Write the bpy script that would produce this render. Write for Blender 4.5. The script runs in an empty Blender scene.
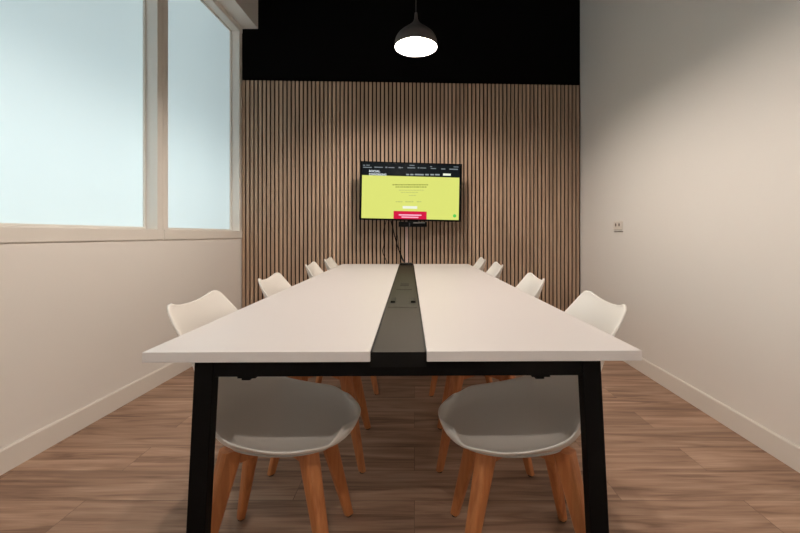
import bpy, bmesh, math, random
from mathutils import Vector, Matrix
C = bpy.context.scene.collection
S = bpy.context.scene
random.seed(4)

# ------------------------------------------------------------------ camera, world, light, exposure
EYE = 1.01
cam_d = bpy.data.cameras.new('camera'); cam = bpy.data.objects.new('camera', cam_d); C.objects.link(cam)
cam.location = (0, 0, EYE); cam.rotation_euler = (math.pi/2, 0, 0)
cam_d.sensor_width = 36; cam_d.lens = 18; cam_d.shift_x = -0.0181; cam_d.shift_y = -0.04
cam_d.clip_start = 0.02
S.camera = cam
S.view_settings.view_transform = 'Standard'; S.view_settings.look = 'None'
S.view_settings.gamma = 1; S.view_settings.exposure = 0.0
W = bpy.data.worlds.new('world'); S.world = W; W.use_nodes = True
W.node_tree.nodes['Background'].inputs[0].default_value = (0.75, 0.88, 1.0, 1)
W.node_tree.nodes['Background'].inputs[1].default_value = 0.25

BULB = 1180.0         # pendant bulbs
def area(name, loc, rot, sx, sy, power, col):
    d = bpy.data.lights.new(name, 'AREA'); d.shape = 'RECTANGLE'; d.size = sx; d.size_y = sy
    d.energy = power; d.color = col
    o = bpy.data.objects.new(name, d); C.objects.link(o); o.location = loc; o.rotation_euler = rot
    return o
# daylight in the passage beyond the frosted windows (low); rear lamp is an unseen cool fill, added behind the camera
area('passage_daylight', (-2.55, 1.3, 1.35), (0, -math.pi/2, 0), 1.0, 6.0, 54, (0.90, 0.97, 1.0))
area('passage_top_light', (-2.75, 1.3, 2.9), (0, -math.pi/2, 0), 1.2, 6.0, 44, (0.90, 0.97, 1.0))
area('rear_fill', (0, -2.25, 1.6), (math.pi/2, 0, 0), 2.4, 1.9, 8, (0.86, 0.94, 1.0))

# ------------------------------------------------------------------ helpers
def lin(r, g, b):
    f = lambda c: (c/255/12.92) if c/255 <= .04045 else ((c/255+.055)/1.055)**2.4
    return (f(r), f(g), f(b), 1)

def mat(name, col, rough=.5, metal=0, spec=.5, bump=0, bscale=200, vary=0, vscale=3):
    m = bpy.data.materials.new(name); m.use_nodes = True
    n = m.node_tree.nodes; l = m.node_tree.links; p = n['Principled BSDF']
    p.inputs['Base Color'].default_value = col
    p.inputs['Roughness'].default_value = rough; p.inputs['Metallic'].default_value = metal
    p.inputs['Specular IOR Level'].default_value = spec
    tc = n.new('ShaderNodeTexCoord')
    if vary:
        t = n.new('ShaderNodeTexNoise'); t.inputs['Scale'].default_value = vscale
        t.inputs['Detail'].default_value = 4
        l.new(tc.outputs['Object'], t.inputs['Vector'])
        mx = n.new('ShaderNodeMix'); mx.data_type = 'RGBA'
        mx.inputs[6].default_value = tuple(c*(1-vary) for c in col[:3])+(1,)
        mx.inputs[7].default_value = tuple(min(1, c*(1+vary)) for c in col[:3])+(1,)
        l.new(t.outputs['Fac'], mx.inputs[0]); l.new(mx.outputs[2], p.inputs['Base Color'])
    if bump:
        t = n.new('ShaderNodeTexNoise'); t.inputs['Scale'].default_value = bscale
        l.new(tc.outputs['Object'], t.inputs['Vector'])
        b = n.new('ShaderNodeBump'); b.inputs['Strength'].default_value = bump; b.inputs['Distance'].default_value = .002
        l.new(t.outputs['Fac'], b.inputs['Height']); l.new(b.outputs['Normal'], p.inputs['Normal'])
    return m

def emis(name, col, strength):
    m = bpy.data.materials.new(name); m.use_nodes = True
    p = m.node_tree.nodes['Principled BSDF']
    p.inputs['Base Color'].default_value = (0.003, 0.003, 0.003, 1); p.inputs['Roughness'].default_value = .3
    p.inputs['Specular IOR Level'].default_value = .03; p.inputs['Emission Color'].default_value = col; p.inputs['Emission Strength'].default_value = strength
    return m

def wood(name, c1, c2, axis='Z', rough=.55, stretch=14, island=0.0, base=6):
    m = bpy.data.materials.new(name); m.use_nodes = True
    n = m.node_tree.nodes; l = m.node_tree.links; p = n['Principled BSDF']
    tc = n.new('ShaderNodeTexCoord'); mp = n.new('ShaderNodeMapping')
    sc = [base*stretch]*3; sc['XYZ'.index(axis)] = base
    mp.inputs['Scale'].default_value = sc
    t = n.new('ShaderNodeTexNoise'); t.inputs['Scale'].default_value = 1; t.inputs['Detail'].default_value = 5
    t.inputs['Distortion'].default_value = .6
    l.new(tc.outputs['Object'], mp.inputs['Vector']); l.new(mp.outputs[0], t.inputs['Vector'])
    r = n.new('ShaderNodeValToRGB'); r.color_ramp.elements[0].position = .3; r.color_ramp.elements[1].position = .7
    r.color_ramp.elements[0].color = c1; r.color_ramp.elements[1].color = c2
    l.new(t.outputs['Fac'], r.inputs[0])
    out = r.outputs[0]
    if island:
        g = n.new('ShaderNodeNewGeometry'); h = n.new('ShaderNodeHueSaturation')
        mr = n.new('ShaderNodeMapRange'); mr.inputs[3].default_value = 1-island; mr.inputs[4].default_value = 1+island
        l.new(g.outputs['Random Per Island'], mr.inputs[0]); l.new(mr.outputs[0], h.inputs['Value'])
        l.new(out, h.inputs['Color']); out = h.outputs[0]
    l.new(out, p.inputs['Base Color']); p.inputs['Roughness'].default_value = rough
    return m

def floor_mat():
    m = bpy.data.materials.new('oak_laminate_planks'); m.use_nodes = True
    n = m.node_tree.nodes; l = m.node_tree.links; p = n['Principled BSDF']
    tc = n.new('ShaderNodeTexCoord')
    br = n.new('ShaderNodeTexBrick'); br.offset = .37; br.offset_frequency = 2
    br.inputs['Scale'].default_value = 1; br.inputs['Brick Width'].default_value = 1.25
    br.inputs['Row Height'].default_value = .19; br.inputs['Mortar Size'].default_value = .0012
    br.inputs['Color1'].default_value = (0, 0, 0, 1); br.inputs['Color2'].default_value = (1, 1, 1, 1)
    br.inputs['Mortar'].default_value = (.5, .5, .5, 1); br.inputs['Bias'].default_value = 0
    l.new(tc.outputs['Object'], br.inputs['Vector'])
    # shift grain per plank
    vm = n.new('ShaderNodeVectorMath'); vm.operation = 'MULTIPLY_ADD'
    vm.inputs[1].default_value = (7, 3, 5)
    l.new(br.outputs['Color'], vm.inputs[0]); l.new(tc.outputs['Object'], vm.inputs[2])
    def grain(sx, sy, det, dist):
        mp = n.new('ShaderNodeMapping'); mp.inputs['Scale'].default_value = (sx, sy, 1)
        l.new(vm.outputs[0], mp.inputs['Vector'])
        t = n.new('ShaderNodeTexNoise'); t.inputs['Scale'].default_value = 1
        t.inputs['Detail'].default_value = det; t.inputs['Distortion'].default_value = dist
        l.new(mp.outputs[0], t.inputs['Vector']); return t
    a = grain(1.6, 17, 4, 1.2); b = grain(4, 120, 3, .2)
    r = n.new('ShaderNodeValToRGB'); e = r.color_ramp.elements
    e[0].position = .30; e[0].color = lin(*FL[0]); e[1].position = .72; e[1].color = lin(*FL[2])
    x = e.new(.5); x.color = lin(*FL[1])
    l.new(a.outputs['Fac'], r.inputs[0])
    mx = n.new('ShaderNodeMix'); mx.data_type = 'RGBA'; mx.blend_type = 'MULTIPLY'; mx.inputs[0].default_value = .45
    r2 = n.new('ShaderNodeValToRGB'); r2.color_ramp.elements[0].position = .35; r2.color_ramp.elements[0].color = (.62, .6, .58, 1)
    r2.color_ramp.elements[1].position = .6; r2.color_ramp.elements[1].color = (1, 1, 1, 1)
    l.new(b.outputs['Fac'], r2.inputs[0])
    l.new(r.outputs[0], mx.inputs[6]); l.new(r2.outputs[0], mx.inputs[7])
    h = n.new('ShaderNodeHueSaturation'); mr = n.new('ShaderNodeMapRange')
    mr.inputs[3].default_value = .88; mr.inputs[4].default_value = 1.12
    l.new(br.outputs['Color'], mr.inputs[0]); l.new(mr.outputs[0], h.inputs['Value']); l.new(mx.outputs[2], h.inputs['Color'])
    jm = n.new('ShaderNodeMix'); jm.data_type = 'RGBA'; jm.inputs[7].default_value = lin(70, 52, 40)
    ml = n.new('ShaderNodeMath'); ml.operation = 'MULTIPLY'; ml.inputs[1].default_value = .6
    l.new(br.outputs['Fac'], ml.inputs[0]); l.new(ml.outputs[0], jm.inputs[0]); l.new(h.outputs[0], jm.inputs[6])
    l.new(jm.outputs[2], p.inputs['Base Color'])
    p.inputs['Roughness'].default_value = .48; p.inputs['Specular IOR Level'].default_value = .35
    return m

FL = [(124, 94, 76), (166, 133, 111), (192, 161, 138)]
M = {}
M['floor'] = floor_mat()
M['wall'] = mat('cream_wall_paint', lin(238, 233, 227), .9, bump=.15, bscale=300, vary=.012, vscale=2)
M['trim'] = mat('cream_gloss_paint', lin(234, 228, 220), .5)
M['black_wall'] = mat('black_wall_paint', lin(9, 8, 8), .95, spec=.08)
M['ceiling'] = mat('dark_ceiling_paint', lin(30, 29, 29), .95, spec=.2)
M['table_white'] = mat('white_laminate', lin(224, 217, 214), .42, spec=.35, vary=.006)
M['table_edge'] = M['table_white']
M['strip'] = mat('dark_olive_metal', lin(40, 33, 25), .55, spec=.2, vary=.05, vscale=20)
M['strip_black'] = mat('black_strip_edge', lin(8, 7, 6), .6, spec=.2)
M['module'] = mat('olive_module_plate', lin(37, 35, 27), .55, spec=.2)
M['black_metal'] = mat('black_powder_coat', lin(5, 4, 4), .6, spec=.12, bump=.1, bscale=900)
M['black_plastic'] = mat('black_plastic', lin(4, 4, 5), .45, spec=.08)
M['shell'] = mat('white_polypropylene', lin(236, 231, 224), .38, vary=.005)
M['cushion'] = mat('pale_grey_leatherette', lin(200, 200, 199), .55, bump=.25, bscale=350, vary=.02, vscale=30)
M['beech'] = wood('beech_wood', lin(174, 104, 58), lin(202, 132, 80), 'Z', .5, 10, base=5)
M['glide'] = mat('grey_rubber', lin(60, 56, 52), .8)
M['slat'] = wood('oak_veneer_slat', lin(160, 133, 110), lin(196, 168, 143), 'Z', .6, 40, island=.08, base=1.6)
M['felt'] = mat('black_felt', lin(24, 20, 17), 1, spec=.1, bump=.4, bscale=600)
M['shade_out'] = mat('dark_grey_lacquer', lin(88, 80, 77), .5)
M['shade_in'] = mat('white_enamel_inside', lin(245, 243, 238), .6)
M['cord'] = mat('grey_cord', lin(60, 55, 53), .7)
M['bulb'] = emis('lit_bulb', (1.0, .875, .77, 1), BULB)
M['socket_plate'] = mat('white_socket_plastic', lin(228, 220, 210), .4)
M['dark_hole'] = mat('dark_socket_hole', lin(120, 108, 98), .8)
M['raceway'] = mat('pinkish_white_cable', lin(222, 196, 186), .6)

def frosted():
    m = bpy.data.materials.new('frosted_glass'); m.use_nodes = True
    n = m.node_tree.nodes; l = m.node_tree.links
    n.remove(n['Principled BSDF'])
    t = n.new('ShaderNodeBsdfTranslucent'); t.inputs[0].default_value = (.84, .90, .90, 1)
    d = n.new('ShaderNodeBsdfDiffuse'); d.inputs[0].default_value = (.78, .84, .84, 1)
    g = n.new('ShaderNodeBsdfGlossy'); g.inputs[0].default_value = (1, 1, 1, 1); g.inputs['Roughness'].default_value = .35
    a = n.new('ShaderNodeMixShader'); a.inputs[0].default_value = .35
    b = n.new('ShaderNodeMixShader'); b.inputs[0].default_value = .04
    l.new(t.outputs[0], a.inputs[1]); l.new(d.outputs[0], a.inputs[2])
    l.new(a.outputs[0], b.inputs[1]); l.new(g.outputs[0], b.inputs[2])
    l.new(b.outputs[0], n['Material Output'].inputs[0])
    return m
M['glass'] = frosted()

def link(name, bm, m, parent=None, smooth=False, bev=0, kind=None):
    me = bpy.data.meshes.new(name)
    bmesh.ops.recalc_face_normals(bm, faces=bm.faces)
    bm.to_mesh(me); bm.free()
    mats = m if isinstance(m, (list, tuple)) else [m]
    for x in mats: me.materials.append(x)
    if smooth:
        for p in me.polygons: p.use_smooth = True
    o = bpy.data.objects.new(name, me); C.objects.link(o)
    if parent: o.parent = parent
    if bev:
        b = o.modifiers.new('bevel', 'BEVEL'); b.width = bev; b.segments = 2; b.limit_method = 'ANGLE'
        b.angle_limit = math.radians(40)
    if kind: o['kind'] = kind
    return o

def struct(name, bm, m, parent=None, **k):
    o = link(name, bm, m, parent, **k)
    if not parent: o['kind'] = 'structure'
    return o

def thing(name, label, cat, loc=(0, 0, 0), rz=0, group=None):
    o = bpy.data.objects.new(name, None); C.objects.link(o); o.empty_display_size = .05
    o.location = loc; o.rotation_euler = (0, 0, rz)
    o['label'] = label; o['category'] = cat
    if group: o['group'] = group
    return o

def box(bm, x0, x1, y0, y1, z0, z1, f=None, mi=0):
    f = f or (lambda a, b, c: (a, b, c))
    v = [bm.verts.new(f(x, y, z)) for z in (z0, z1) for y in (y0, y1) for x in (x0, x1)]
    for q in ((0, 2, 3, 1), (4, 5, 7, 6), (0, 1, 5, 4), (2, 6, 7, 3), (0, 4, 6, 2), (1, 3, 7, 5)):
        fc = bm.faces.new([v[i] for i in q]); fc.material_index = mi
    return v
def B(*boxes, f=None):
    bm = bmesh.new()
    for b in boxes: box(bm, *b, f=f)
    return bm

def tube(bm, pts, rad, n=8, square=False):
    """swept tube through pts; rad: number or list"""
    pts = [Vector(p) for p in pts]; rings = []
    R = rad if isinstance(rad, (list, tuple)) else [rad]*len(pts)
    up = None
    for i, p in enumerate(pts):
        d = (pts[min(i+1, len(pts)-1)]-pts[max(i-1, 0)]).normalized()
        if up is None:
            up = Vector((0, 0, 1)) if abs(d.z) < .9 else Vector((1, 0, 0))
        s = d.cross(up).normalized(); up = s.cross(d).normalized()
        ring = []
        for k in range(n):
            a = 2*math.pi*(k+.5)/n
            ring.append(bm.verts.new(p+s*math.cos(a)*R[i]+up*math.sin(a)*R[i]))
        rings.append(ring)
    for a, b in zip(rings, rings[1:]):
        for k in range(n):
            bm.faces.new((a[k], a[(k+1) % n], b[(k+1) % n], b[k]))
    bm.faces.new(rings[0][::-1]); bm.faces.new(rings[-1])

def lathe(bm, prof, n=48, close=False):
    rings = []
    for r, z in prof:
        rings.append([bm.verts.new((r*math.cos(2*math.pi*k/n), r*math.sin(2*math.pi*k/n), z)) for k in range(n)])
    for a, b in zip(rings, rings[1:]):
        for k in range(n):
            bm.faces.new((a[k], a[(k+1) % n], b[(k+1) % n], b[k]))
    if close:
        bm.faces.new(rings[0]); bm.faces.new(rings[-1][::-1])

def prism(bm, bot, top):
    a = [bm.verts.new(p) for p in bot]; b = [bm.verts.new(p) for p in top]; n = len(a)
    for k in range(n): bm.faces.new((a[k], a[(k+1) % n], b[(k+1) % n], b[k]))
    bm.faces.new(a[::-1]); bm.faces.new(b)

def crom(P, t):
    n = len(P)-1; i = min(int(t), n-1); u = t-i
    p0 = P[max(i-1, 0)]; p1 = P[i]; p2 = P[i+1]; p3 = P[min(i+2, n)]
    return [.5*((2*b)+(-a+c)*u+(2*a-5*b+4*c-d)*u*u+(-a+3*b-3*c+d)*u**3) for a, b, c, d in zip(p0, p1, p2, p3)]

# ------------------------------------------------------------------ the room
SK = .02375
fL = lambda y, i, z: (-1.787+SK*y+i, y, z)       # along left wall, distance into the room, height
fR = lambda y, i, z: (1.603+SK*y-i, y, z)
cL = Vector((-1.6937, 3.93)); cR = Vector((1.7006, 4.11)); WB = (cR-cL).length
uB = (cR-cL)/WB; nB = Vector((uB.y, -uB.x))
fB = lambda u, o, z: (cL.x+uB.x*u+nB.x*o, cL.y+uB.y*u+nB.y*o, z)
AB = math.atan2(uB.y, uB.x)
CZ = 3.75; Y0 = -2.0
bm = bmesh.new()
v = [bm.verts.new(p) for p in (fL(Y0-.2, -.2, 0), fR(Y0-.2, -.2, 0), fB(WB+.2, -.15, 0), fB(-.2, -.15, 0))]
w = [bm.verts.new((q.co.x, q.co.y, -.08)) for q in v]
bm.faces.new(v); bm.faces.new(w[::-1])
for i in range(4): bm.faces.new((v[i], w[i], w[(i+1) % 4], v[(i+1) % 4]))
struct('floor', bm, M['floor'])
bm = bmesh.new()
prism(bm, [fL(Y0-.2, -.2, CZ), fR(Y0-.2, -.2, CZ), fB(WB+.2, -.15, CZ), fB(-.2, -.15, CZ)],
      [fL(Y0-.2, -.2, CZ+.1), fR(Y0-.2, -.2, CZ+.1), fB(WB+.2, -.15, CZ+.1), fB(-.2, -.15, CZ+.1)])
struct('ceiling', bm, M['ceiling'])
struct('wall_back', B((-.1, WB+.1, -.12, 0, 0, CZ), f=fB), M['black_wall'])
struct('wall_right', B((Y0, 4.11, -.12, 0, 0, CZ), f=fR), M['wall'])
# left wall: below the windows, above the windows, solid end
struct('wall_left', B((Y0, 3.93, -.12, 0, 0, .975), (Y0, 3.93, -.12, 0, 3.03, CZ), f=fL), M['wall'])
# rear wall (behind the camera); its glazed opening and window are added for the cool fill
struct('wall_front', B((-1.84, -1.2, Y0-.1, Y0, 0, CZ), (1.2, 1.58, Y0-.1, Y0, 0, CZ), (-1.2, 1.2, Y0-.1, Y0, 0, .5),
                       (-1.2, 1.2, Y0-.1, Y0, 2.6, CZ)), M['wall'])
wf = struct('window_added', B((-1.2, -1.14, Y0-.08, Y0-.01, .5, 2.6), (1.14, 1.2, Y0-.08, Y0-.01, .5, 2.6),
                          (-1.14, 1.14, Y0-.08, Y0-.01, .5, .56), (-1.14, 1.14, Y0-.08, Y0-.01, 2.54, 2.6),
                          (-.03, .03, Y0-.08, Y0-.01, .56, 2.54)), M['trim'])
link('glass_pane', B((-1.14, -.03, Y0-.05, Y0-.044, .56, 2.54), (.03, 1.14, Y0-.05, Y0-.044, .56, 2.54)), M['glass'], wf)
# bulkhead running above the windows
struct('trim_1', B((Y0, 3.93, 0, .157, 3.03, CZ), f=fL), M['trim'])
# sill band under the windows, head band above
struct('trim_2', B((Y0, 2.735, 0, .010, .975, 1.043), (2.737, 3.925, 0, .012, .975, 1.043), f=fL), M['trim'], bev=.002)
struct('trim_3', B((Y0, 3.93, -.02, .004, 2.985, 3.03), f=fL), M['trim'])
# windows: frosted panes set back in cream frames
def window(name, y0, y1, pl, pr):
    # y0..y1 outer frame, pl/pr post widths
    zb, zt = 1.043, 2.985
    o = struct(name, B((y0, y0+pl, -.115, .003, zb, zt), (y1-pr, y1, -.115, .003, zb, zt),
                       (y0+pl, y1-pr, -.115, -.001, zb-.03, zb+.004), (y0+pl, y1-pr, -.115, -.001, zt-.004, zt+.02), f=fL), M['trim'], bev=.002)
    a, b = y0+pl, y1-pr
    link('glass_pane', B((a, b, -.092, -.086, zb+.004, zt-.004), f=fL), M['glass'], o)
    t = .014
    link('glazing_bead', B((a, a+t, -.086, -.074, zb+.004, zt-.004), (b-t, b, -.086, -.074, zb+.004, zt-.004),
                           (a+t, b-t, -.086, -.074, zb+.004, zb+.004+t), (a+t, b-t, -.086, -.074, zt-.004-t, zt-.004), f=fL), M['trim'], o)
    return o
window('window_1', 2.736, 3.925, .054, .058)
window('window_2', .22, 2.733, .055, .055)
window('window_3', -1.98, .217, .055, .055)
# baseboards
def bb(name, f, y0, y1):
    bm = bmesh.new(); h = .105
    pr = [(0, 0), (.013, 0), (.013, h-.006), (.009, h), (0, h)]
    prism(bm, [f(y0, i, z) for i, z in pr], [f(y1, i, z) for i, z in pr])
    struct(name, bm, M['trim'])
bb('baseboard_left', fL, Y0, 3.90); bb('baseboard_right', fR, Y0, 4.08)

# ------------------------------------------------------------------ slatted panelling on the back wall
pan = thing('slatted_wood_panelling', 'vertical oak slat panelling on black felt covering the lower back wall behind the screen', 'wall panelling',
            fB(0, 0, 0), AB)
ztop = lambda u: 2.518+.018*u/WB
bm = bmesh.new()
for (a, b) in ((0.004, WB-.004),):
    vs = [(a, -.008), (b, -.008), (b, -.0005), (a, -.0005)]
    prism(bm, [(x, y, 0.0) for x, y in vs], [(x, y, ztop(x)-.004) for x, y in vs])
link('felt_backing', bm, M['felt'], pan)
bm = bmesh.new(); N = 85; pitch = (WB-.012)/N
for k in range(N):
    u0 = .008+k*pitch; u1 = u0+.027
    zt = ztop(u0)
    z0 = .0
    c = .0015
    pr = [(u0, -.0085), (u0, -.021+c), (u0+c, -.021), (u1-c, -.021), (u1, -.021+c), (u1, -.0085)]
    prism(bm, [(x, y, z0) for x, y in pr], [(x, y, zt) for x, y in pr])
link('slats', bm, M['slat'], pan)

# ------------------------------------------------------------------ screen on the wall
TV = thing('television', 'flat black-framed screen on the slatted wall showing a yellow web page', 'screen', (-.033, 3.77, 1.414), .060)
TV.rotation_euler = (0, .0185, .060)
tw, th = .482, .2745
# local: x right, -y towards the room, z up
link('bezel', B((-tw, tw, 0, .035, -th, -th+.016), (-tw, tw, 0, .035, th-.010, th), (-tw, -tw+.021, 0, .035, -th+.016, th-.010),
                (tw-.023, tw, 0, .035, -th+.016, th-.010), (-tw+.005, tw-.005, .012, .037, -th+.005, th-.005)), M['black_plastic'], TV, bev=.002)
link('back_housing', B((-.36, .36, .037, .062, -.20, .18)), M['black_plastic'], TV, bev=.006)
SL = 1.0
scr = emis('screen_page_yellow', lin(222, 228, 118), SL); scd = emis('screen_header_black', lin(14, 20, 24), SL)
sct = emis('screen_text_white', lin(215, 225, 230), SL); scg = emis('screen_text_grey', lin(120, 130, 135), SL)
scr_r = emis('screen_banner_red', lin(214, 22, 66), SL); sgr = emis('screen_badge_green', lin(90, 205, 90), SL)
solv = emis('screen_text_olive', lin(140, 145, 60), SL); sol2 = emis('screen_text_faint_olive', lin(188, 196, 108), SL)
sptn = emis('screen_text_pink', lin(255, 190, 215), SL)
x0s, x1s, z0s, z1s = -tw+.021, tw-.023, -th+.016, th-.010
display = link('display', B((x0s, x1s, .0065, .0115, z0s, z1s)), scr, TV)
# pixel (photo) -> display coordinates
PX = lambda px: (px-411.0)*.009425
PZ = lambda py, px=411: (192.0+(px-411)*.0245-py)*.009425
def bar(bm, xa, xb, ya, yb, d=.0005):
    xm = (xa+xb)/2
    box(bm, PX(xa), PX(xb), .0065-d-.0003, .0065-d, PZ(yb, xm), PZ(ya, xm))
bm = bmesh.new(); zb = z1s-.120
box(bm, x0s, x1s, .0058, .0063, zb, z1s); link('page_header', bm, scd, display)
for a, b, y, h in ((362.8, 365, 165.2, .9), (366, 369.5, 165.2, .8), (363, 371.5, 167.3, .9), (374, 382.5, 167.2, .9), (385, 387, 167.1, 1.2), (388, 394, 167.5, .8),
                   (398.2, 400.4, 167.2, 1.3), (401, 402.5, 167.5, .8), (409, 414, 165.2, .9), (407, 414.8, 167.6, 1.0), (417.4, 419, 167.4, 1.2), (419.8, 425.8, 167.8, .8),
                   (430.5, 435.8, 168.3, .8), (429.8, 431.8, 166.4, .9), (441, 445.2, 168.6, 1), (453.5, 458.6, 166.6, .8), (449.2, 458, 168.8, 1.1)):
    bm = bmesh.new(); bar(bm, a, b, y, y+h, .001); link('sponsor_mark', bm, scg, display)
bm = bmesh.new()
for a, b in ((406, 408.8), (410, 413.2), (414.6, 423.5), (425, 428.6), (430.2, 434), (435, 439.6)):
    bar(bm, a, b, 174.2+(a-423)*-.0, 175.6, .001)
link('menu_row', bm, emis('screen_menu_grey', lin(150, 158, 160), SL), display)
btn = emis('screen_button_white', lin(240, 245, 225), SL)
for q in ((443, 450.8, 173.7, 175.8), (403, 417.6, 206.4, 209.0)):
    bm = bmesh.new(); bar(bm, *q, .001); link('page_button', bm, btn, display)
def text(name, s, px, py, size, m, parent, sx=1.0, bold=.0):
    cu = bpy.data.curves.new('tmp', 'FONT'); cu.body = s; cu.size = size; cu.align_x = 'LEFT'; cu.offset = bold
    cu.resolution_u = 3
    ob = bpy.data.objects.new('tmp', cu); C.objects.link(ob)
    me = bpy.data.meshes.new_from_object(ob.evaluated_get(bpy.context.evaluated_depsgraph_get()))
    bpy.data.objects.remove(ob)
    me.transform(Matrix.Translation((PX(px), .0048, PZ(py, px))) @ Matrix.Rotation(math.pi/2, 4, 'X') @ Matrix.Diagonal((sx, 1, 1, 1)))
    me.materials.clear(); me.materials.append(m)
    o = bpy.data.objects.new(name, me); C.objects.link(o); o.parent = parent
    return o
text('logo_lettering', 'SOCIAL', 368.8, 172.4, .0265, sct, display, 1.15, .001)
text('logo_lettering', 'COWORKING', 368.8, 175.5, .0255, sct, display, 1.0, .001)
bm = bmesh.new()
random.seed(8)
def words(bm, xa, xb, y, h):
    x = xa
    while x < xb:
        w = random.uniform(1.2, 3.2); bar(bm, x, min(x+w, xb), y, y+h, .001); x += w+.5
words(bm, 392.5, 428, 184.6, 1.0); words(bm, 395.5, 426.5, 186.8, 1.0)
link('headline_text', bm, solv, display)
for q in ((399, 424, 190.2, .6), (401, 418, 192.4, .6), (409, 416, 195.5, .6), (396, 403, 201.6, .9), (405.5, 413.6, 201.6, .9), (417, 421.5, 201.6, .9)):
    bm = bmesh.new(); words(bm, *q); link('text_line', bm, sol2, display)
bm = bmesh.new(); box(bm, PX(394), PX(427.2), .0052, .0058, z0s, PZ(211.6)); link('page_banner', bm, scr_r, display)
bm = bmesh.new()
for a, b, y, h in ((399.2, 422, 214.8, 1.2), (402, 419, 217.0, 1.2)):
    box(bm, PX(a), PX(b), .0045, .0048, PZ(y+h), PZ(y))
link('banner_text', bm, sptn, display)
bm = bmesh.new(); n = 20; cx, cz = PX(455.5), PZ(216.3, 455)
prism(bm, [(cx+.016*math.cos(6.283*k/n), .0062, cz+.016*math.sin(6.283*k/n)) for k in range(n)],
      [(cx+.016*math.cos(6.283*k/n), .0055, cz+.016*math.sin(6.283*k/n)) for k in range(n)])
link('round_badge', bm, sgr, display)
# arm fixed on the wall
arm = bmesh.new()
box(arm, -.10, .10, .062, .070, -.12, .12)
tube(arm, [(-.02, .068, 0), (.16, .15, 0), (.0, .226, .0)], .014, 6)
box(arm, -.08, .08, .222, .228, -.10, .10)
link('wall_bracket', arm, M['black_metal'], TV)

# video bar under the screen
vb = thing('media_box', 'small black media box with a grey marking hanging just under the screen', 'media box', (0, 0, 0), 0)
PW = lambda px, py, y: ((px-414.5)/400*y, y, EYE+(234.5-py)/400*y)
yb_ = 3.775
x0, _, z1 = PW(398.5, 220.9, yb_); x1, _, z0 = PW(427, 226.8, yb_)
vb.location = ((x0+x1)/2, yb_, z0)
w2 = (x1-x0)/2; hh = z1-z0-.002
link('housing', B((-w2, w2, 0, .05, 0, hh-.004)), M['black_plastic'], vb, bev=.003)
link('mounting_strap', B((-.05, .05, .012, .030, hh-.0035, hh+.004)), M['black_metal'], vb)
link('front_marking', B((.005, w2-.02, -.0012, -.0003, hh*.60, hh*.80)), mat('grey_marking', lin(110, 108, 105), .5), vb)
link('lens_ring', B((-.034, -.026, -.0012, -.0003, hh*.05, hh*.7)), mat('grey_marking_dim', lin(70, 72, 80), .5), vb)

# cables hanging from the screen
def cable(name, label, pts, r, m):
    P = [list(PW(*p)) for p in pts]
    bm = bmesh.new(); n = (len(P)-1)*6
    tube(bm, [crom(P, i/6) for i in range(n+1)], r, 6)
    o = link(name, bm, m, smooth=True)
    o['label'] = label; o['category'] = 'cable'; return o
cable('power_cable', 'black cable running diagonally from the screen down to the table grommet',
      [(391, 221, 3.84), (393, 229, 3.86), (396, 241, 3.85), (399.5, 252, 3.86), (402, 259, 3.74), (404, 262.2, 3.56), (405, 263.5, 3.50)], .0045, M['black_plastic'])
cable('signal_cable', 'thin black cable with a loop hanging behind the diagonal one',
      [(397, 222, 3.86), (396.5, 230, 3.9), (398, 240, 3.93), (399, 250, 3.92), (402, 257, 3.75), (404.8, 262.5, 3.56), (405.8, 263.5, 3.50)], .0032, M['black_plastic'])
cable('loose_cable', 'thin dark cable hanging loose on the slats left of the other cables',
      [(387, 219, 3.9), (383.5, 231, 3.92), (384, 244, 3.93), (382.6, 252, 3.93), (386, 260, 3.93), (387, 266, 3.93), (387, 300, 3.93)], .0030, M['black_plastic'])
o = link('cable_duct', B((-.014, .014, -.010, 0, 0, .60)), M['raceway'], bev=.002)
o.location = fB(1.617, .0215, .66); o.rotation_euler = (0, 0, AB)
o['label'] = 'narrow pinkish vertical cable cover on the slats beneath the screen'; o['category'] = 'cable cover'

# ------------------------------------------------------------------ wall switch on the right wall
sw = thing('double_socket', 'small cream double socket plate on the right wall', 'socket', fR(3.30, 0, 1.03), math.atan(-SK))
def SWb(y0, y1, i0, i1, z0, z1): return (-i1, -i0, y0, y1, z0, z1)
link('plate', B(SWb(-.085, .065, .0005, .009, .020, .088)), M['socket_plate'], sw, bev=.003)
for k, yy in enumerate((.026, -.032)):
    bm = bmesh.new()
    vs = [(-.0095, yy+.012*math.cos(6.283*j/16), .060+.014*math.sin(6.283*j/16)) for j in range(16)]
    prism(bm, [(-.0088, a[1], a[2]) for a in vs], vs)
    link('socket_hole', bm, M['dark_hole'], sw)
link('lower_slot', B(SWb(-.082, .062, .0005, .006, .0, .007)), M['dark_hole'], sw)

# ------------------------------------------------------------------ the table
TP = .0131
tb = thing('meeting_table', 'long white meeting table with a dark centre strip and black metal legs', 'table', (-.0453, .8895, 0), TP)
H = .750; L = 2.637; HW = .556; T = .0235
s0, s1 = -.0513, .0708
link('tabletop', B((-HW, s0-.002, 0, L, H-T, H)), M['table_white'], tb, bev=.0015)
link('tabletop', B((s1+.002, HW, 0, L, H-T, H)), M['table_white'], tb, bev=.0015)
st = link('centre_strip', B((s0, s1, .004, L, H-.0025-.02, H-.0025)), M['strip'], tb)
link('strip_front', B((s0-.0015, s1+.0015, .001, .004, H-T-.012, H-.002)), M['strip_black'], st)
link('strip_edge', B((s0-.0015, s0+.0035, .004, L, H-.02, H-.0012), (s1-.0035, s1+.0015, .004, L, H-.02, H-.0012)), M['strip_black'], st)
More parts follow.
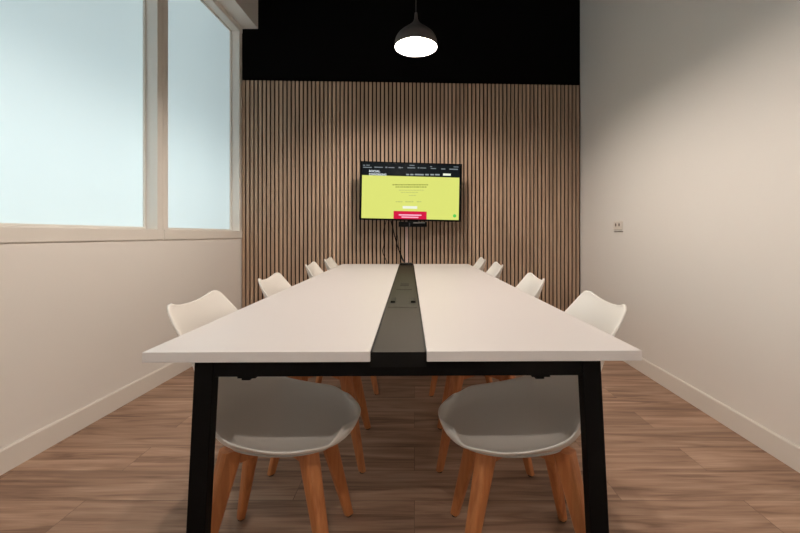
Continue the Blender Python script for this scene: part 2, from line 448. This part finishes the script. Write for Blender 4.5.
# module panels: y local = Y - .96
pmod = link('power_module', B((s0+.008, s1-.008, .55, 1.80, H-.004, H-.0010)), M['module'], tb, bev=.001)
link('socket', B((s0+.013, s0+.031, .64, .73, H-.003, H+.006)), M['black_plastic'], pmod, bev=.002)
link('socket', B((s1-.031, s1-.013, .64, .73, H-.003, H+.006)), M['black_plastic'], pmod, bev=.002)
link('hinged_lid', B((-.028, .047, 1.0, 1.30, H-.003, H+.0006)), M['module'], pmod, bev=.001)
link('lid_opening', B((-.012, .032, 1.13, 1.24, H-.003, H+.0016)), M['strip_black'], pmod)
link('cable_port', B((s0+.006, s1-.006, L-.10, L-.005, H-.004, H+.012)), M['strip_black'], st, bev=.003)
# frame
zr0, zr1 = .690, H-T
FO = .0105
def legq(sx, y0, y1):
    bm = bmesh.new()
    # outer/inner x at the top and at the floor (splayed outwards)
    xo_t, xi_t, xo_b, xi_b = .458, .416, .494, .452
    zt = zr1-.0005
    q = lambda a, b: [(sx*a+FO, y0), (sx*b+FO, y0), (sx*b+FO, y1), (sx*a+FO, y1)]
    prism(bm, [(x, y, .006) for x, y in q(xi_b, xo_b)], [(x, y, zt) for x, y in q(xi_t, xo_t)])
    return bm
for yy in (.012, L-.044):
    for sx in (-1, 1):
        lg = link('leg', legq(sx, yy, yy+.032), M['black_metal'], tb, bev=.002)
        x = .473*sx+FO
        link('foot_cap', B((x-.018, x+.018, yy+.004, yy+.028, 0, .0058)), M['glide'], lg)
    link('cross_rail', B((-.4155+FO, .4155+FO, yy+.002, yy+.030, zr0, zr1-.0005)), M['black_metal'], tb, bev=.001)
for sx in (-1, 1):
    link('side_rail', B((sx*.37-.02, sx*.37+.02, .07, L-.075, zr0+.005, zr1-.0005)), M['black_metal'], tb, bev=.001)
    bm = B((sx*.335-.021, sx*.335+.021, .020, .035, zr0-.006, zr0-.0005))
    box(bm, sx*.335-.012, sx*.335+.008, .022, .034, zr0-.011, zr0-.006)
    link('rail_clip', bm, M['black_metal'], tb, bev=.001)

# ------------------------------------------------------------------ chairs
# profile: x, z, half width, edge lift, edge forward
PR = [(.234, .454, .100, .004, -.046), (.231, .447, .146, .008, -.050), (.213, .426, .187, .022, -.052), (.150, .417, .219, .040, -.028),
      (.08, .416, .236, .044, -.008), (0, .417, .242, .054, 0), (-.09, .423, .237, .072, .010), (-.150, .442, .229, .090, .034),
      (-.190, .480, .219, .094, .064), (-.214, .540, .210, .074, .084), (-.232, .605, .203, .048, .090), (-.250, .675, .198, .024, .078),
      (-.264, .725, .191, .014, .058), (-.274, .765, .179, .017, .034), (-.281, .792, .158, .024, .018), (-.284, .802, .122, .018, .014)]
def surf(t, v):
    x, z, w, lf, fw = crom(PR, t)
    a = abs(v)
    k = a**2.2; kl = a**(4.0 if t < 6 else 4.0-1.8*min(1, (t-6)/2))
    y = w*v
    return Vector((x+fw*k, y, z+lf*kl))
def nrm(t, v):
    e = .02
    du = surf(min(t+e, len(PR)-1), v)-surf(max(t-e, 0), v)
    dv = surf(t, min(v+e, 1))-surf(t, max(v-e, -1))
    return dv.cross(du).normalized() * -1
def shell_bm():
    bm = bmesh.new(); NU, NV = 44, 20; T_ = len(PR)-1
    g = [[bm.verts.new(surf(T_*i/NU, -1+2*j/NV)) for j in range(NV+1)] for i in range(NU+1)]
    for i in range(NU):
        for j in range(NV):
            bm.faces.new((g[i][j], g[i+1][j], g[i+1][j+1], g[i][j+1]))
    return bm
def cushion_bm():
    bm = bmesh.new(); NU, NV = 26, 18; a, b = 2.2, 6.7
    def pt(i, j, off):
        s = 2*i/NU-1; r = 2*j/NV-1
        # superellipse-ish mapping so that the pad has round corners
        S_ = s*math.sqrt(1-r*r*.40); R_ = r*math.sqrt(1-s*s*.40)
        t = (a+b)/2+(b-a)/2*S_/1.0; v = R_*.81
        edge = max(abs(s), abs(r)); h = .001+.018*(1-edge**5)
        return surf(t, v)+nrm(t, v)*(off*h+ .0045)
    if nrm(5, 0).z < 0: sg = -1
    else: sg = 1
    top = [[bm.verts.new(surf_pt(pt, i, j, 1, sg)) for j in range(NV+1)] for i in range(NU+1)]
    bot = [[bm.verts.new(surf_pt(pt, i, j, 0, sg)) for j in range(NV+1)] for i in range(NU+1)]
    for i in range(NU):
        for j in range(NV):
            bm.faces.new((top[i][j], top[i+1][j], top[i+1][j+1], top[i][j+1]))
            bm.faces.new((bot[i][j], bot[i][j+1], bot[i+1][j+1], bot[i+1][j]))
    def wall(p, q): bm.faces.new((p[0], p[1], q[1], q[0]))
    for i in range(NU):
        wall((top[i][0], top[i+1][0]), (bot[i][0], bot[i+1][0])); wall((top[i][NV], top[i+1][NV]), (bot[i][NV], bot[i+1][NV]))
    for j in range(NV):
        wall((top[0][j], top[0][j+1]), (bot[0][j], bot[0][j+1])); wall((top[NU][j], top[NU][j+1]), (bot[NU][j], bot[NU][j+1]))
    return bm
def surf_pt(pt, i, j, off, sg): return pt(i, j, off)

def make_chair():
    t = thing('tulip_chair', '', 'chair')
    s = link('seat_shell', shell_bm(), M['shell'], t, smooth=True)
    so = s.modifiers.new('thick', 'SOLIDIFY'); so.thickness = .008; so.offset = 0
    sb = s.modifiers.new('sub', 'SUBSURF'); sb.levels = 1; sb.render_levels = 1
    c = link('seat_cushion', cushion_bm(), M['cushion'], t, smooth=True)
    for sx in (-1, 1):
        for sy in (-1, 1):
            bm = bmesh.new()
            top = Vector((sx*.105-.01, sy*.105, .408)); bot = Vector((sx*.190-.01, sy*.190, .006))
            P = []; R = []
            for k in range(7):
                u = k/6; P.append(top.lerp(bot, u)); R.append(.027*(1-u)+.0135*u)
            n = 10; rings = []
            dirv = Vector((sx, sy, 0)).normalized(); side = Vector((-dirv.y, dirv.x, 0))
            for p, r in zip(P, R):
                ring = []
                for q in range(16):
                    a = 2*math.pi*(q+.5)/16
                    ca, sa = math.cos(a), math.sin(a)
                    e = .55
                    ring.append(bm.verts.new(p+dirv*r*1.15*math.copysign(abs(ca)**e, ca)+side*r*.88*math.copysign(abs(sa)**e, sa)))
                rings.append(ring)
            for A, Bq in zip(rings, rings[1:]):
                for q in range(16): bm.faces.new((A[q], A[(q+1) % 16], Bq[(q+1) % 16], Bq[q]))
            bm.faces.new(rings[0]); bm.faces.new(rings[-1][::-1])
            lg = link('leg', bm, M['beech'], t, smooth=False)
            bm = bmesh.new()
            vs = [(bot.x+.011*math.cos(6.283*k/12), bot.y+.011*math.sin(6.283*k/12)) for k in range(12)]
            prism(bm, [(x, y, 0) for x, y in vs], [(x, y, .0058) for x, y in vs])
            link('foot_glide', bm, M['glide'], lg)
    for k, d in enumerate((1, -1)):
        bm = bmesh.new()
        u = Vector((1, d, 0)).normalized(); w = Vector((-u.y, u.x, 0)); c0 = Vector((-.01, 0, 0))
        z1 = .402
        for q in ((-.132, -.03), (-.03, .03), (.03, .132)):
            def F(a, b, z): p = c0+u*a+w*b; return (p.x, p.y, z)
            zb0 = .364
            box(bm, q[0], q[1], -.016, .016, zb0, z1, f=F)
        bmesh.ops.remove_doubles(bm, verts=bm.verts, dist=1e-5)
        link('cross_beam', bm, M['beech'], t)
    return t
proto = make_chair()
def place(o, x, y, deg, label):
    o.location = (x, y, 0); o.rotation_euler = (0, 0, math.radians(deg)); o['label'] = label
def dup(root):
    r = root.copy(); C.objects.link(r)
    for ch in list(root.children):
        c = ch.copy(); C.objects.link(c); c.parent = r
        for g in ch.children:
            d = g.copy(); C.objects.link(d); d.parent = c
    return r
chairs = [(-.406, 1.240, 3, 'white tulip chair with beech legs on the left side of the table, nearest the camera'),
          (-.412, 1.88, 3, 'white tulip chair with beech legs on the left side, second from the camera'),
          (-.432, 2.70, 4, 'white tulip chair on the left side of the table, third from the camera'),
          (-.437, 3.26, 3, 'white tulip chair on the left side of the table, nearest the slatted wall'),
          (.311, 1.237, 176, 'white tulip chair with beech legs on the right side of the table, nearest the camera'),
          (.300, 1.88, 176, 'white tulip chair with beech legs on the right side, second from the camera'),
          (.295, 2.68, 177, 'white tulip chair on the right side of the table, third from the camera'),
          (.285, 3.24, 177, 'white tulip chair on the right side of the table, nearest the slatted wall')]
for i, (x, y, d, lab) in enumerate(chairs):
    o = proto if i == 0 else dup(proto)
    o['group'] = 'white tulip chairs around the meeting table'
    place(o, x, y, d, lab)

# ------------------------------------------------------------------ pendant lamps
def make_lamp():
    t = thing('pendant_lamp', '', 'lamp')
    out = [(.150, 0), (.1505, .02), (.148, .045), (.140, .067), (.125, .089), (.104, .109), (.080, .128), (.056, .146), (.035, .164), (.019, .184), (.013, .203), (.011, .225), (.008, .245)]
    inn = [(r-.004, z-(.003 if z > .1 else 0)) for r, z in out if r > .02]
    bm = bmesh.new(); lathe(bm, out+[(.0005, .246)], 56); sh = link('shade', bm, M['shade_out'], t, smooth=True)
    bm = bmesh.new(); lathe(bm, [(.150, 0), (.148, -.0015)]+inn+[(.0005, inn[-1][1])], 56); link('shade_lining', bm, M['shade_in'], t, smooth=True)
    bm = bmesh.new()
    lathe(bm, [(.0005, .020), (.016, .024), (.029, .036), (.0355, .053), (.033, .071), (.023, .090), (.0145, .104), (.0135, .112)], 20)
    link('bulb', bm, M['bulb'], t, smooth=True)
    bm = bmesh.new(); lathe(bm, [(.0145, .112), (.0165, .114), (.0165, .16), (.010, .165)], 20, True); link('lamp_holder', bm, M['black_plastic'], t, smooth=True)
    top = CZ-2.334
    bm = bmesh.new(); lathe(bm, [(.0035, .247), (.0035, top-.030)], 8, True); link('cord', bm, M['cord'], t)
    bm = bmesh.new(); lathe(bm, [(.0005, top-.032), (.045, top-.030), (.05, top-.022), (.05, top-.0005), (.0005, top-.0005)], 28); link('ceiling_rose', bm, M['cord'], t)
    return t
l0 = make_lamp()
l0.location = (.0106, 2.83, 2.334); l0['label'] = 'lit dark bell-shaped pendant lamp hanging over the far end of the table'
l0['group'] = 'pendant lamps in a row over the table'
for i, y in enumerate((1.6, -.77)):
    l = dup(l0); l.location = (.01, y, 2.334)
    l['label'] = ('lit bell-shaped pendant lamp over the near half of the table, above the frame', 'lit bell-shaped pendant lamp above the camera')[i]
